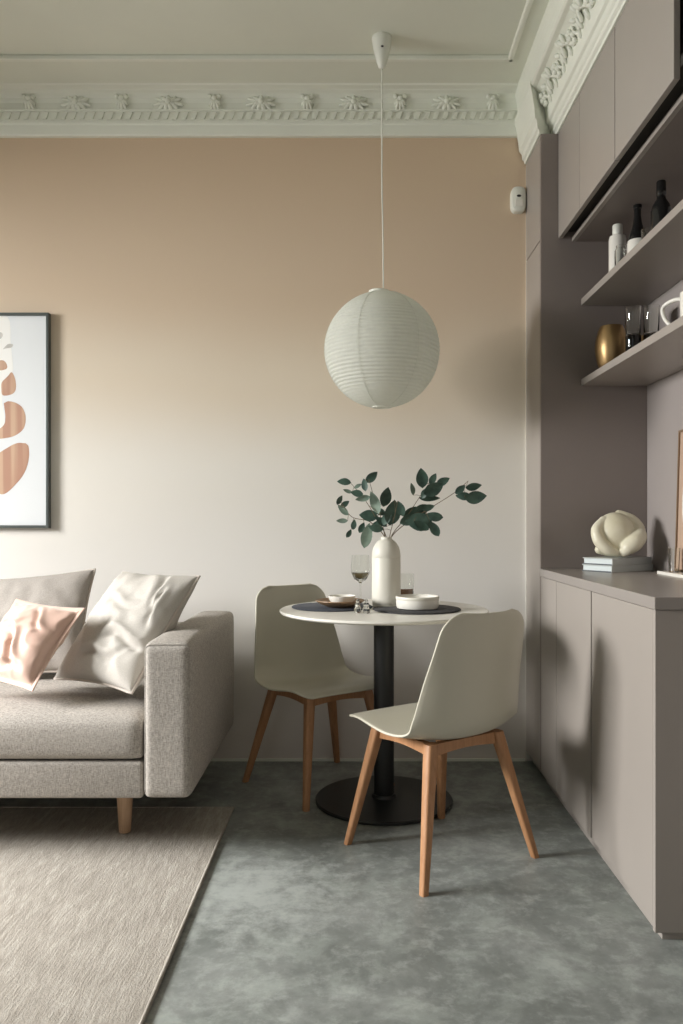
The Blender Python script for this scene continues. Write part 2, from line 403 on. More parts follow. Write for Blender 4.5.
# ------------------------------------------------------------------ built-in cabinets
G = .0015
CX, YN = .79, 3.37
t = tag(empty('tall_cabinet', (CX, YN, 0)), 'tall mauve-grey cabinet with two stacked doors, between back wall and niche', 'cabinet')
def lp(d, o): return (d[0]-o[0], d[1]-o[0], d[2]-o[1], d[3]-o[1], d[4], d[5])
O = (CX, YN)
box_obj('carcass', lp((CX+.02, XR-.001, YN+.019, YB-.002, .05, 2.741), O), M['mauveshaded'], t, .001)
box_obj('side_panel', lp((CX+.0005, XR-.001, YN, YN+.0185, .05, 2.741), O), M['mauveshaded'], t, .0005)
box_obj('door', lp((CX, CX+.018, YN+.0195, YB-.012, .048, 2.293), O), M['mauve'], t, .0015)
box_obj('door', lp((CX, CX+.018, YN+.0195, YB-.012, 2.298, 2.741), O), M['mauve'], t, .0015)
box_obj('plinth', lp((CX+.03, XR-.002, YN+.002, YB-.003, 0, .05), O), M['mauve'], t, .001)
box_obj('filler_strip', lp((CX+.001, CX+.018, YB-.010, YB-.001, .012, 2.741), O), M['whiteceramic'], t, .0005)
# base cabinets: three doors
Y0 = 2.09
segs = [(Y0, 2.66), (2.66, 3.115), (3.115, YN)]
lab = ['mauve-grey base cabinet at the open near end of the counter', 'middle mauve-grey base cabinet behind the right dining chair', 'narrow far base cabinet of the counter beside the tall cabinet']
for (a, b), lb in zip(segs, lab):
    O = (CX, a)
    t = tag(empty('base_cabinet', (CX, a, 0)), lb, 'cabinet', 'base cabinets under the counter')
    e = .018 if a == Y0 else 0
    box_obj('carcass', lp((CX+.019, XR-.001, a+e, b, .045, .869), O), M['darkgap'], t, .0005)
    if e: box_obj('end_panel', lp((CX, XR-.001, a, a+e-.0005, .022, .869), O), M['mauve'], t, .001)
    box_obj('door', lp((CX, CX+.018, a+(e if e else G), b-(.011 if e else .004), .045, .8685), O), M['mauve'], t, .0015)
    box_obj('plinth', lp((CX+.022, XR-.002, a+(.01 if e else 0), b, 0, .044), O), M['mauve'], t, .001)
tag(box_obj('worktop', (CX-.004, XR-.001, Y0-.006, YN-.001, .870, .903), m_paint('mauve_worktop', (.29, .262, .24), .3, .02), bev=.002), 'mauve-grey worktop slab across the base cabinets', 'worktop')
# wall cabinets
usegs = [(3.05, YN-.002), (2.64, 3.05), (2.15, 2.64), (1.55, 2.15)]
ulab = ['farthest and narrowest mauve upper cabinet, next to the tall cabinet', 'second mauve upper cabinet from the back wall', 'third and widest mauve upper cabinet with a pale vertical edge', 'dark recessed upper cabinet cut off by the right photo edge']
ZU = 2.297
for i, ((a, b), lb) in enumerate(zip(usegs, ulab)):
    O = (UX, a)
    t = tag(empty('wall_cabinet', (UX, a, ZU)), lb, 'cabinet', 'upper cabinets above the shelves')
    def q(d): d = lp(d, O); return (*d[:4], d[4]-ZU, d[5]-ZU)
    box_obj('carcass', q((UX+.075, XR-.001, a, b, ZU-.012, 2.741)), M['mauveshaded'], t, .0005)
    box_obj('bottom_rail', q((UX+.058, UX+.0745, a, b, ZU-.012, ZU+.004)), M['mauve'], t, .0005)
    box_obj('slot_shade_strip', q((UX+.0185, UX+.0745, a, b, ZU+.03, ZU+.06)), M['darkgap'], t, 0)  # dark strip filling the slot, its shade put into the colour
    if i < 3: box_obj('door', q((UX, UX+.018, a+G, b-(.005 if i == 2 else .0025), ZU, 2.741)), M['mauve'], t, .0015)
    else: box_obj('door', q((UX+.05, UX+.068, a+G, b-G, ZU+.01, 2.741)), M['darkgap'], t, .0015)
# shelves
SX = .96
tag(box_obj('wall_shelf', (SX, XR-.001, 1.2, YN-.001, 2.015, 2.043), M['mauve'], bev=.001), 'upper open mauve shelf holding the bottles', 'shelf', 'open shelves in the niche')
tag(box_obj('wall_shelf', (SX, XR-.001, 1.2, YN-.001, 1.675, 1.703), M['mauve'], bev=.001), 'lower open mauve shelf holding brass vase, glasses and mug', 'shelf', 'open shelves in the niche')

# ------------------------------------------------------------------ things on the upper shelf
ZS = 2.0432
t = tag(empty('bottle', (1.025, 3.10, ZS)), 'white lidded bottle standing on the upper shelf', 'bottle')
lathe_obj('body', [(.030, 0), (.033, .003), (.033, .155), (.030, .166), (.018, .172), (.017, .18)], M['whiteceramic'], t)
lathe_obj('cap', [(.018, .175), (.019, .177), (.019, .208), (.017, .212)], M['whiteplastic'], t)
t = tag(empty('glass_jar', (1.02, 3.04, ZS)), 'small clear jar beside the white bottle on the upper shelf', 'jar')
lathe_obj('body', [(.022, 0), (.025, .004), (.025, .09), (.020, .10), (.020, .11), (.017, .11), (.017, .1), (.022, .09), (.022, .006), (0, .006)], M['glass'], t, cap0=True, cap1=False)
t = tag(empty('wine_bottle', (1.06, 2.98, ZS)), 'dark sloping-shouldered bottle with white label on the upper shelf', 'bottle')
lathe_obj('body', [(.030, 0), (.035, .004), (.036, .09), (.030, .125), (.017, .17), (.0125, .20), (.0125, .225), (.0155, .228), (.0155, .24), (.012, .242)], M['bottleglass'], t)
lathe_obj('label_band', [(.0365, .05), (.0368, .051), (.0372, .094), (.0345, .108)], M['whiteceramic'], t, cap0=False, cap1=False)
t = tag(empty('wine_bottle', (1.06, 2.75, ZS)), 'tall all-dark bottle nearest the right photo edge on the upper shelf', 'bottle')
lathe_obj('body', [(.030, 0), (.034, .004), (.034, .13), (.028, .15), (.016, .17), (.014, .18), (.016, .185), (.016, .228), (.014, .232)], M['bottleglass'], t)
t = tag(empty('tumbler', (1.04, 2.80, ZS)), 'little clear glass before the tall dark bottle on the upper shelf', 'glass')
tum = [(.024, 0), (.026, .003), (.03, .085), (.0285, .085), (.0245, .006), (0, .006)]
lathe_obj('cup', tum, M['glass'], t, cap0=True, cap1=False)
# ------------------------------------------------------------------ things on the lower shelf
ZS = 1.7032
brp = [(r_*.97, z_*1.2) for r_, z_ in [(.035, 0), (.04, .002), (.058, .035), (.067, .075), (.066, .105), (.056, .14), (.046, .158), (.044, .158), (.052, .138), (.062, .105), (.062, .075), (.05, .03), (.03, .008), (0, .008)]]
o = lathe_obj('brass_vase', brp, M['brass'], None, (1.045, 3.235, ZS), cap0=True, cap1=False)
tag(o, 'round brushed brass vase at the far end of the lower shelf', 'vase')
o = lathe_obj('brass_cup', [(.032, 0), (.035, .002), (.037, .15), (.035, .15), (.033, .006), (0, .006)], M['brass'], None, (1.155, 3.25, ZS), cap0=True, cap1=False)
tag(o, 'straight brass cup behind the round brass vase', 'cup')
def tumbler(loc, mat, lb, grp=None):
    t = tag(empty('tumbler', loc), lb, 'glass', grp)
    lathe_obj('cup', [(.026, 0), (.028, .003), (.030, .112), (.0285, .112), (.0255, .008), (0, .008)], mat, t, cap0=True, cap1=False)
    return t
tumbler((1.075, 3.07, ZS), M['smoke'], 'smoked tumbler directly beside the brass vase, bottom of its pair', 'tumblers on the lower shelf')
tumbler((1.075, 3.07, ZS+.1125), M['glass'], 'clear tumbler stacked on the smoked one beside the brass vase', 'tumblers on the lower shelf')
tumbler((1.14, 3.055, ZS), M['smoke'], 'smoked tumbler nearer the mug, bottom of its pair', 'tumblers on the lower shelf')
tumbler((1.14, 3.055, ZS+.1125), M['glass'], 'clear tumbler stacked on the smoked one nearer the mug', 'tumblers on the lower shelf')
t = tag(empty('mug', (1.07, 2.50, ZS)), 'white mug with big loop handle at the right photo edge, lower shelf', 'mug')
lathe_obj('cup', [(.036, 0), (.042, .004), (.045, .115), (.044, .118), (.041, .115), (.038, .008), (0, .008)], M['whiteceramic'], t, cap0=True, cap1=False)
bm = bmesh.new()
tube(bm, catmull([(-.005, .040, .106), (-.012, .075, .112), (-.02, .108, .104), (-.024, .118, .085), (-.02, .105, .05), (-.012, .075, .022), (-.005, .041, .016)], 6), .0065, 10)
new_obj('handle', bm, M['whiteceramic'], t, (0, 0, 0), True, rot=(0, 0, R(20)))

# ------------------------------------------------------------------ things on the worktop
ZW = .9032
ang = math.atan2(.56, .82)
def book(z, w, d, lb, h=.027, off=(0, 0), da=0):
    t = tag(empty('book', (1.0+off[0], 3.092+off[1], z), ang+da), lb, 'book', 'books under the ivory sculpture')
    box_obj('pages', (.004, w-.002, .004, d-.004, .0035, h-.0035), M['paper'], t, .001)
    bm = bmesh.new()
    box(bm, 0, w, 0, d, 0, .003, .0008); box(bm, 0, w, 0, d, h-.003, h, .0008); box(bm, 0, w, -.0005, .0025, 0, h, .0008)
    new_obj('cover', bm, M['bookcover'], t)
    box_obj('edge_line', (-.001, .0035, .002, d-.002, .0, .0045), M['bookdark'], t, .0004)
book(ZW, .262, .145, 'lower of two grey hardback books on the worktop')
book(ZW+.0275, .256, .142, 'upper grey hardback book, directly under the ivory sculpture', off=(.003, .003), da=R(1))
# knotted ivory sculpture: a globe wrapped by thick looping lobes
bm = bmesh.new()
ellipsoid(bm, (0, 0, .098), (.082, .075, .088), None, 32, 24)
def limb(pts, rs):
    P = catmull(pts, 8); n = len(P); k = len(rs)-1
    rr = []
    for i in range(n):
        x_ = i/(n-1)*k; j = min(int(x_), k-1); rr.append(rs[j]+(rs[j+1]-rs[j])*(x_-j))
    tube(bm, P, rr, 16)
    for e, r in ((P[0], rr[0]), (P[-1], rr[-1])): ellipsoid(bm, e, (r*.99,)*3, None, 16, 10)
limb([(-.055, -.02, .155), (-.088, -.035, .115), (-.082, -.05, .07), (-.05, -.06, .035), (-.01, -.06, .02)], [.016, .023, .026, .024, .018])
limb([(.105, -.01, .10), (.09, -.045, .085), (.06, -.07, .06), (.03, -.075, .038), (.02, -.06, .02)], [.026, .034, .036, .030, .018])
limb([(.03, .03, .175), (.075, .01, .15), (.10, -.005, .11), (.092, 0, .06), (.05, 0, .025)], [.022, .028, .032, .03, .022])
limb([(-.05, .05, .03), (0, .05, .02), (.05, .03, .025)], [.02, .02, .02])
o = new_obj('knot_sculpture', bm, M['ivory'], None, (1.047, 3.205, ZW+.0555), True)
o.scale = (.93, .95, .97)
rm = o.modifiers.new('Remesh', 'REMESH'); rm.mode = 'VOXEL'; rm.voxel_size = .004; rm.use_smooth_shade = True
sm = o.modifiers.new('Smooth', 'SMOOTH'); sm.factor = .6; sm.iterations = 6
tag(o, 'round ivory knotted sculpture resting on two grey books', 'sculpture')
# white slab and leaning picture on it
tag(box_obj('book', (1.148, 1.237, 2.45, 3.02, ZW, ZW+.012), M['whiteceramic'], bev=.001), 'long thin white book lying under the leaning picture', 'book')
t = tag(empty('picture_frame', (1.2095, 2.52, ZW+.0125)), 'bronze-edged beige picture leaning on the niche wall, cut by photo edge', 'picture')
lean = math.atan2(.015, .53)
W_, H_ = .49, .53
def fp(y0, y1, z0, z1, x0, x1): return (x0, x1, y0, y1, z0, z1)
inner = []
bm = bmesh.new()
for d in (fp(0, .008, 0, H_, 0, .014), fp(W_-.008, W_, 0, H_, 0, .014), fp(.008, W_-.008, 0, .008, 0, .014), fp(.008, W_-.008, H_-.008, H_, 0, .014)): box(bm, *d, bev=.001)
inner.append(new_obj('frame', bm, M['goldwood'], t))
inner.append(box_obj('print', fp(.008, W_-.008, .008, H_-.008, .006, .012), M['artbeige'], t, 0))
def blob(bm, pts, f, thick=0):
    P = catmull(list(map(lambda p: (p[0], p[1], 0), pts))+[(pts[0][0], pts[0][1], 0)], 6)[:-1]
    bm.faces.new([bm.verts.new(f(p.x, p.y)) for p in P])
bm = bmesh.new(); blob(bm, [(.40, .12), (.44, .2), (.445, .3), (.42, .38), (.34, .42), (.2, .4), (.12, .3), (.15, .14), (.28, .08)], lambda a, b: (.0055, a, b))
inner.append(new_obj('painted_shape', bm, M['artwhite'], t))
for o in inner: o.rotation_euler = (0, lean, 0)
# small glass by the picture
t = tag(empty('tumbler', (1.176, 2.93, ZW+.0122)), 'small clear glass on the thin white book at the foot of the leaning picture', 'glass')
lathe_obj('cup', [(.016, 0), (.018, .002), (.022, .09), (.0208, .09), (.0155, .005), (0, .005)], M['glass'], t, cap0=True, cap1=False)

# ------------------------------------------------------------------ motion sensor
t = tag(empty('motion_sensor', (.752, YB, 2.575)), 'small white rounded motion sensor high on the back wall by the cabinet', 'sensor')
bm = bmesh.new(); rg = []
for yy, sc_ in ((-.0005, 1), (-.026, 1), (-.034, .94), (-.038, .8)):
    rg.append([bm.verts.new((.034*sc_*math.copysign(abs(math.cos(a_))**.62, math.cos(a_)), yy, .058*(1-(1-sc_)*.6)*math.copysign(abs(math.sin(a_))**.5, math.sin(a_)))) for a_ in [2*PI*k/40 for k in range(40)]])
for p_, q_ in zip(rg, rg[1:]):
    for k in range(40): bm.faces.new((p_[k], p_[(k+1) % 40], q_[(k+1) % 40], q_[k]))
bm.faces.new(rg[0]); bm.faces.new(rg[-1]); new_obj('housing', bm, M['whiteplastic'], t, (0, 0, 0), True, 50)
bm = bmesh.new(); ellipsoid(bm, (0, -.037, .012), (.011, .004, .006)); new_obj('lens', bm, M['blackplastic'], t, (0, 0, 0), True)
bm = bmesh.new(); box(bm, -.018, .018, -.0405, -.037, -.036, -.006, .0015, 2); new_obj('cover_panel', bm, M['whiteceramic'], t)

# ------------------------------------------------------------------ pendant lantern
LX, LY = .114, 3.25
t = tag(empty('pendant_lamp', (LX, LY, ZC+.015)), 'round white paper lantern pendant on a white cord above the table', 'lamp')
zc = 1.80-(ZC+.015); RL = .235
lathe_obj('canopy', [(.040, 0), (.041, -.004), (.040, -.014), (.034, -.05), (.022, -.10), (.014, -.122), (.006, -.128), (.004, -.128)], M['whiteplastic'], t)
bm = bmesh.new(); ellipsoid(bm, (.0, -.0345, -.055), (.006, .003, .004)); new_obj('screw', bm, M['blackplastic'], t)
bm = bmesh.new()
cordp = catmull([(0, 0, -.12), (.0, 0, -.4), (.0, 0, -.6), (.004, 0, -.8), (.006, 0, zc+RL+.02)], 8); tube(bm, cordp, .0028, 8); new_obj('cord', bm, M['whiteplastic'], t, (0, 0, 0), True)
bm = bmesh.new(); nl = 168; ns = 64; rows = []
for j in range(nl+1):
    la = R(-80+160*j/nl)
    k = (j*1.0/nl)*42
    f = abs(math.sin(PI*k)); inr = 1 if abs(la) < R(36) else max(0, 1-(abs(la)-R(36))/R(14)); amp = .0016+.0044*inr
    r = RL*(1)-amp*(1-f)
    rows.append([bm.verts.new((r*math.cos(la)*math.cos(2*PI*i/ns), r*math.cos(la)*math.sin(2*PI*i/ns), r*math.sin(la))) for i in range(ns)])
for a, b in zip(rows, rows[1:]):
    for i in range(ns): bm.faces.new((a[i], a[(i+1) % ns], b[(i+1) % ns], b[i]))
sh = new_obj('paper_shade', bm, M['lantern'], t, (0, 0, zc), True)
bm = bmesh.new()
for k in range(6):
    a0 = R(5+60*k); P = [(RL*1.0005*math.cos(R(q))*math.cos(a0), RL*1.0005*math.cos(R(q))*math.sin(a0), RL*1.0005*math.sin(R(q))) for q in range(-79, 80, 3)]
    tube(bm, P, .0011, 5)
new_obj('paper_seam', bm, M['lantern'], sh)
lathe_obj('top_ring', [(.030, 0), (.042, .0), (.044, .004), (.042, .012), (.030, .014)], M['whiteplastic'], t, (-.012, 0, zc+RL*.985-.002))
bm = bmesh.new(); tube(bm, [(.04*math.cos(2*PI*k/32), .04*math.sin(2*PI*k/32), 0) for k in range(32)], .0025, 6, closed=True); new_obj('bottom_ring', bm, M['whiteplastic'], t, (0, 0, zc-RL*.985))

# ------------------------------------------------------------------ dining table
TX, TY, TZ = .118, 3.15, .757
t = tag(empty('dining_table', (TX, TY, 0)), 'round white pedestal dining table with black column and base', 'table')
lathe_obj('tabletop', [(.395, TZ-.015), (.405, TZ-.013), (.410, TZ-.008), (.410, TZ-.003), (.407, TZ), (0, TZ)], M['tabletop'], t, n=96)
lathe_obj('column', [(.040, .018), (.040, TZ-.03), (.12, TZ-.026), (.12, TZ-.0155)], M['blackmetal'], t)
lathe_obj('base_plate', [(.266, 0), (.270, .003), (.270, .010), (.266, .014), (.05, .018), (.046, .03), (.0405, .03)], M['blackmetal'], t, n=96)

# ------------------------------------------------------------------ dining chairs
def make_chair():
    # local: +Y is the way the sitter faces
    pf = [(.235, .436), (.205, .448), (.145, .450), (.06, .437), (-.03, .423), (-.11, .417), (-.165, .430), (-.203, .475), (-.222, .545), (-.234, .63), (-.243, .71), (-.250, .775), (-.256, .826)]
    P = catmull([(0, a, b) for a, b in pf], 6)
    S = [0]
    for a, b in zip(P, P[1:]): S.append(S[-1]+(b-a).length)
    T = S[-1]; nv = 28; bm = bmesh.new(); rows = []
    for i, p in enumerate(P):
        a = P[max(0, i-1)]; b = P[min(len(P)-1, i+1)]; tn = (b-a).normalized()
        nr = Vector((0, tn.z, -tn.y))          # towards the sitter
        if nr.z < 0 and i < 10: nr = -nr
        u = S[i]/T
        w = interp([0, .2, .42, .6, .8, 1], [.222, .236, .238, .226, .200, .172], u)
        cu = interp([0, .15, .3, .42, .55, .7, .85, 1], [-.004, .003, .010, .030, .062, .062, .042, .022], u)
        dT = T-S[i]; r = .066
        if dT < r: w = w-r+math.sqrt(max(0, r*r-(r-dT)**2))
        r0 = .045
        if S[i] < r0: w = w-r0+math.sqrt(max(0, r0*r0-(r0-S[i])**2))
        row = []
        for k in range(nv+1):
            v = -1+2*k/nv
            side = abs(v)**2.3
            q = p+Vector((v*w*(1-.02*side), 0, 0))+nr*cu*side
            if u < .2: q.z -= .004*(1-u/.2)*(1-v*v)*0
            row.append(bm.verts.new(q))
        rows.append(row)
    for a, b in zip(rows, rows[1:]):
        for k in range(nv): bm.faces.new((a[k], a[k+1], b[k+1], b[k]))
    root = empty('dining_chair')
    sh = new_obj('shell', bm, M['shell'], root, (.010, 0, -.006), True)
    so = sh.modifiers.new('Solidify', 'SOLIDIFY'); so.thickness = .008; so.offset = 0
    bv = sh.modifiers.new('Bevel', 'BEVEL'); bv.width = .0025; bv.segments = 2; bv.limit_method = 'ANGLE'; bv.angle_limit = R(50)
    # legs
    for sx_ in (-1, 1):
        for sy in (1, -1):
            top = Vector((sx_*.140, .130 if sy > 0 else -.142, .412)); bot = Vector((sx_*(.210 if sy > 0 else .236), .214 if sy > 0 else -.224, 0))
            bm = bmesh.new(); nseg = 12; rings = []
            for i in range(nseg+1):
                f = i/nseg; c = top.lerp(bot, f); h = .0205-.0085*f
                rings.append([bm.verts.new((c.x+h*a, c.y+h*b, c.z)) for a, b in [(math.copysign(abs(math.cos(q))**.55, math.cos(q)), math.copysign(abs(math.sin(q))**.55, math.sin(q))) for q in [2*PI*j/20+PI/20 for j in range(20)]]])
            for a, b in zip(rings, rings[1:]):
                for j in range(20): bm.faces.new((a[j], a[(j+1) % 20], b[(j+1) % 20], b[j]))
            bm.faces.new(rings[0]); bm.faces.new(rings[-1])
            new_obj('leg', bm, M['wood'], root, (0, 0, 0), True, 60)
    # under-seat frame rails
    def rail(a, b, dz0=.372, dz1=.411):
        bm = bmesh.new(); a = Vector(a); b = Vector(b); d = (b-a).normalized(); n_ = Vector((-d.y, d.x, 0))*.011
        A = []; ns_ = 10
        for i in range(ns_+1):
            f = i/ns_; c = a.lerp(b, f); lo = dz0+.010*math.sin(PI*f)
            A.append([bm.verts.new((c.x+n_.x*s, c.y+n_.y*s, z)) for s, z in ((-1, lo), (1, lo), (1, dz1), (-1, dz1))])
        for p_, q_ in zip(A, A[1:]):
            for j in range(4): bm.faces.new((p_[j], p_[(j+1) % 4], q_[(j+1) % 4], q_[j]))
        bm.faces.new(A[0]); bm.faces.new(A[-1])
        new_obj('seat_rail', bm, M['wood'], root, (0, 0, 0), True, 40)
    rail((-.137, .125, 0), (-.137, -.137, 0)); rail((.137, .125, 0), (.137, -.137, 0))
    rail((-.135, .130, 0), (.135, .130, 0)); rail((-.135, -.141, 0), (.135, -.141, 0))
    return root
ch = make_chair()
ch.location = (.273, 2.668, 0); ch.rotation_euler.z = math.atan2(.823, -.568)-PI/2
tag(ch, 'ivory shell dining chair seen from behind, nearer the camera, right of the table', 'chair', 'ivory shell dining chairs at the round table')
c2 = copy_tree(ch); c2.location = (-.138, 3.333, 0); c2.rotation_euler.z = math.atan2(-.81, .585)-PI/2
tag(c2, 'ivory shell dining chair seen from the front, between sofa arm and round table', 'chair', 'ivory shell dining chairs at the round table')

# ------------------------------------------------------------------ table setting
ZT = TZ+.0003
o = lathe_obj('placemat', [(.168, 0), (.172, .002), (.172, .004), (.169, .006), (0, .006)], M['slate'], None, (.245, 3.115, ZT), n=72); tag(o, 'round charcoal placemat under the cream bowl', 'placemat', 'round dark placemats')
o = lathe_obj('placemat', [(.158, 0), (.162, .002), (.162, .004), (.159, .006), (0, .006)], M['slateblue'], None, (-.088, 3.20, ZT), n=72); tag(o, 'round inky blue placemat under the wooden plate', 'placemat', 'round dark placemats')
ZM = ZT+.0063
t = tag(empty('bowl', (.247, 3.105, ZM)), 'cream straight-sided bowl on the charcoal placemat', 'bowl')
lathe_obj('bowl_body', [(.070, 0), (.079, .003), (.083, .012), (.0835, .044), (.0825, .047), (.079, .044), (.077, .012), (.06, .007), (0, .007)], M['whiteceramic'], t, cap1=False, n=64)
lathe_obj('rim_band', [(.0838, .036), (.0846, .038), (.0846, .046), (.083, .0485), (.0795, .0485), (.079, .046)], M['ceramic'], t, cap0=False, cap1=False, n=64)
o = lathe_obj('wooden_plate', [(.045, 0), (.05, .001), (.085, .016), (.098, .025), (.097, .028), (.084, .021), (.05, .006), (0, .006)], M['woodplate'], None, (-.055, 3.16, ZM), n=64, cap1=False); tag(o, 'shallow brown wooden plate on the inky blue placemat', 'plate')
o = lathe_obj('small_bowl', [(.033, 0), (.038, .002), (.052, .026), (.054, .038), (.052, .038), (.048, .026), (.034, .006), (0, .006)], M['whiteceramic'], None, (-.048, 3.162, ZM+.0066), n=48, cap1=False); tag(o, 'small white bowl sitting on the brown wooden plate', 'bowl')
t = tag(empty('wine_glass', (.027, 3.32, ZT)), 'stemmed wine glass with a little golden drink, left of the vase', 'glass')
lathe_obj('glass_body', [(.034, 0), (.034, .002), (.006, .006), (.004, .012), (.0035, .085), (.007, .092), (.026, .105), (.0385, .13), (.040, .155), (.036, .205), (.0352, .205), (.0388, .155), (.037, .131), (.025, .108), (0, .097)], M['glass'], t, cap1=False)
lathe_obj('drink', [(0, .0985), (.024, .109), (.0362, .1315), (.0362, .1325), (0, .1325)], M['wine'], t)
t = tag(empty('tumbler', (.214, 3.37, ZT)), 'glass tumbler of amber drink standing behind the cream bowl', 'glass')
lathe_obj('cup', [(.034, 0), (.037, .004), (.040, .125), (.0385, .125), (.0355, .008), (0, .008)], M['glass'], t, cap1=False)
lathe_obj('drink', [(0, .0085), (.035, .0085), (.0368, .062), (0, .062)], M['amber'], t)
# crystal candle holders in front of the wine glass
def crystal(loc, lb, s=1):
    t = tag(empty('crystal_shaker', loc), lb, 'shaker', 'little crystal shakers by the wooden plate')
    lathe_obj('crystal_body', [(.010*s, 0), (.0135*s, .004), (.014*s, .018*s), (.010*s, .026*s), (.012*s, .034*s), (.009*s, .04*s), (0, .042*s)], M['glass'], t, n=8, angle=20)
    lathe_obj('knob', [(.005*s, .0415*s), (.007*s, .046*s), (.005*s, .052*s), (0, .054*s)], M['glass'], t, n=8, angle=20)
crystal((.014, 3.005, ZT), 'left crystal shaker on the white tabletop before the wine glass', .95)
crystal((.046, 2.99, ZT), 'right crystal shaker on the white tabletop before the wine glass', 1)
# vase with branches
VX, VY = .131, 3.235
v = tag(empty('vase', (VX, VY, ZT)), 'cream bottle-shaped ceramic vase at the centre of the table', 'vase')
lathe_obj('vase_body', [(.052, 0), (.056, .002), (.0565, .008), (.0555, .0095), (.0575, .012), (.0585, .03), (.0585, .196), (.0575, .198), (.0585, .200), (.057, .222), (.051, .243), (.040, .260), (.029, .270), (.0225, .273), (.0215, .279), (.0225, .283), (.019, .283), (.018, .278), (.020, .2), (0, .2)], M['ceramic'], v, cap1=False, n=64)
K = 797/VY
def lv(px, py, dy=0):   # sprig points in metres about the vase mouth
    return Vector(((px-386.5)/K, dy, (540-py)/K))
sprigs = [
 ('eucalyptus sprig arching to the upper left of the vase', [(388, 556, 0), (386, 538, 0), (376, 520, -.02), (364, 501, -.04), (351, 486, -.05)],
  [(344.5, 485, 13, 175, 0), (357, 496, 12, 170, 0), (363, 501, 14, 190, 1), (348, 494, 9, 160, 1), (375, 505, 22, 110, 1), (358, 489, 8, 30, 1)]),
 ('eucalyptus sprig reaching straight up at the left of the vase', [(387, 556, .01), (385, 538, .01), (380, 515, .03), (374, 498, .03), (369, 480, .03)],
  [(372, 479, 15, 42, 0), (365, 487, 12, 100, 0), (386, 499, 19, 75, 0), (380, 514, 13, 160, 0), (369, 518, 18, 175, 0)]),
 ('eucalyptus sprig drooping low at the left of the vase', [(387, 556, -.01), (384, 538, -.01), (370, 524, .04), (352, 519, .06), (341, 504, .05)],
  [(339.5, 502, 10, 60, 0), (345, 506, 10, 35, 0), (343, 512, 14, 135, 1), (342, 523, 11, 180, 1), (354, 527, 10, 80, 0), (349, 536, 9, 60, 0), (362, 530, 11, 65, 0), (367, 538, 24, 78, 1), (378, 528, 16, 40, 0)]),
 ('eucalyptus sprig with large round leaves in the middle of the vase', [(388, 556, -.02), (390, 538, -.02), (393, 524, -.04), (396, 510, -.05)],
  [(392, 515, 24, 78, 0), (400, 511, 15, 110, 0), (387, 520, 16, 60, 0), (381, 524, 14, 140, 0), (376, 530, 15, 170, 0)]),
 ('eucalyptus sprig rising to the upper right of the vase', [(389, 556, .02), (392, 538, .02), (408, 518, .03), (420, 500, .04), (432, 482, .03)],
  [(422.5, 480, 19, 95, 0), (433.5, 481, 12, 60, 0), (413, 491, 12, 100, 1), (434.5, 491, 21, 28, 0), (431, 500, 20, 0, 0), (444, 484, 15, 32, 0), (411, 516, 18, 50, 0), (426, 495, 12, 60, 0)]),
 ('eucalyptus sprig stretching far out to the right of the vase', [(389, 556, 0), (392, 539, 0), (408, 524, -.04), (430, 510, -.06), (452, 496, -.07), (466, 484, -.07)],
  [(473, 500, 20, 8, 0), (458, 492.5, 12, 40, 0), (471, 489.5, 15, 10, 0), (461, 499, 14, 178, 0), (418, 524, 27, 170, 0), (408, 521, 18, 30, 0), (433, 518.5, 17, 170, 0), (433, 531, 16, 122, 0), (421, 512, 18, 25, 0), (427, 510, 12, 15, 0), (420, 528, 16, 150, 0)]),
]
def leaf_bm(bm, c, ln, ang, wr, tilt, bend):
    # leaf centred at c; ang in the upright plane, tilt about its own length
    n = 8; rows = []
    ax = Vector((math.cos(ang), 0, math.sin(ang))); sd = Vector((-math.sin(ang), 0, math.cos(ang)))
    sd = (sd*math.cos(tilt)+Vector((0, 1, 0))*math.sin(tilt)); nn = ax.cross(sd)
    for i in range(n+1):
        f = i/n; w = ln*wr*(math.sin(PI*f**.85))**.8 if 0 < f < 1 else .0004
        p = c+ax*(f-.5)*ln+nn*bend*ln*(4*f*(1-f)-.5)
        rows.append([bm.verts.new(p-sd*w+nn*w*.25), bm.verts.new(p), bm.verts.new(p+sd*w+nn*w*.25)])
    for a, b in zip(rows, rows[1:]):
        for k in range(2): bm.faces.new((a[k], a[k+1], b[k+1], b[k]))
for lb, st, lvs in sprigs:
    r_ = tag(empty('eucalyptus_sprig', (VX, VY, ZT+.279)), lb, 'branch', 'eucalyptus sprigs in the vase')
    bm = bmesh.new()
    pts = catmull([lv(a, b, c*(1 if i > 1 else .3)) for i, (a, b, c) in enumerate(st)], 8)
    tube(bm, pts, [.0024-.0014*i/(len(pts)-1) for i in range(len(pts))], 6)
    # petioles from stem to each leaf
    bl = [bmesh.new(), bmesh.new()]
    for (a, b, ln, an, pale) in lvs:
        base = lv(a, b)
        near = min(pts, key=lambda p: (p.x-base.x)**2+(p.z-base.z)**2)
        c = Vector((base.x, near.y+random.uniform(-.012, .012), base.z))
        l_ = ln/K*1.08; an_ = R(an)
        e1 = c+Vector((math.cos(an_), 0, math.sin(an_)))*l_*.48; e2 = c-Vector((math.cos(an_), 0, math.sin(an_)))*l_*.48
        e = e1 if (e1-near).length < (e2-near).length else e2
        tube(bm, [near, near.lerp(e, .5)+Vector((0, 0, .002)), e], .0009, 5)
        wr = .31 if ln > 17 and not pale else (.27 if not pale else .22)
        if abs(ln-20) < .1 and an == 0: wr = .16
        leaf_bm(bl[pale], c, l_, an_, wr, random.uniform(-.5, .5), random.uniform(-.1, .1))
    sm_ = new_obj('stem', bm, M['stem'], r_, (0, 0, 0), True)
    for k, q in enumerate(bl):
        if len(q.faces): new_obj('leaves', q, M['leafpale'] if k else M['leaf'], r_, (0, 0, 0), True)
        else: q.free()

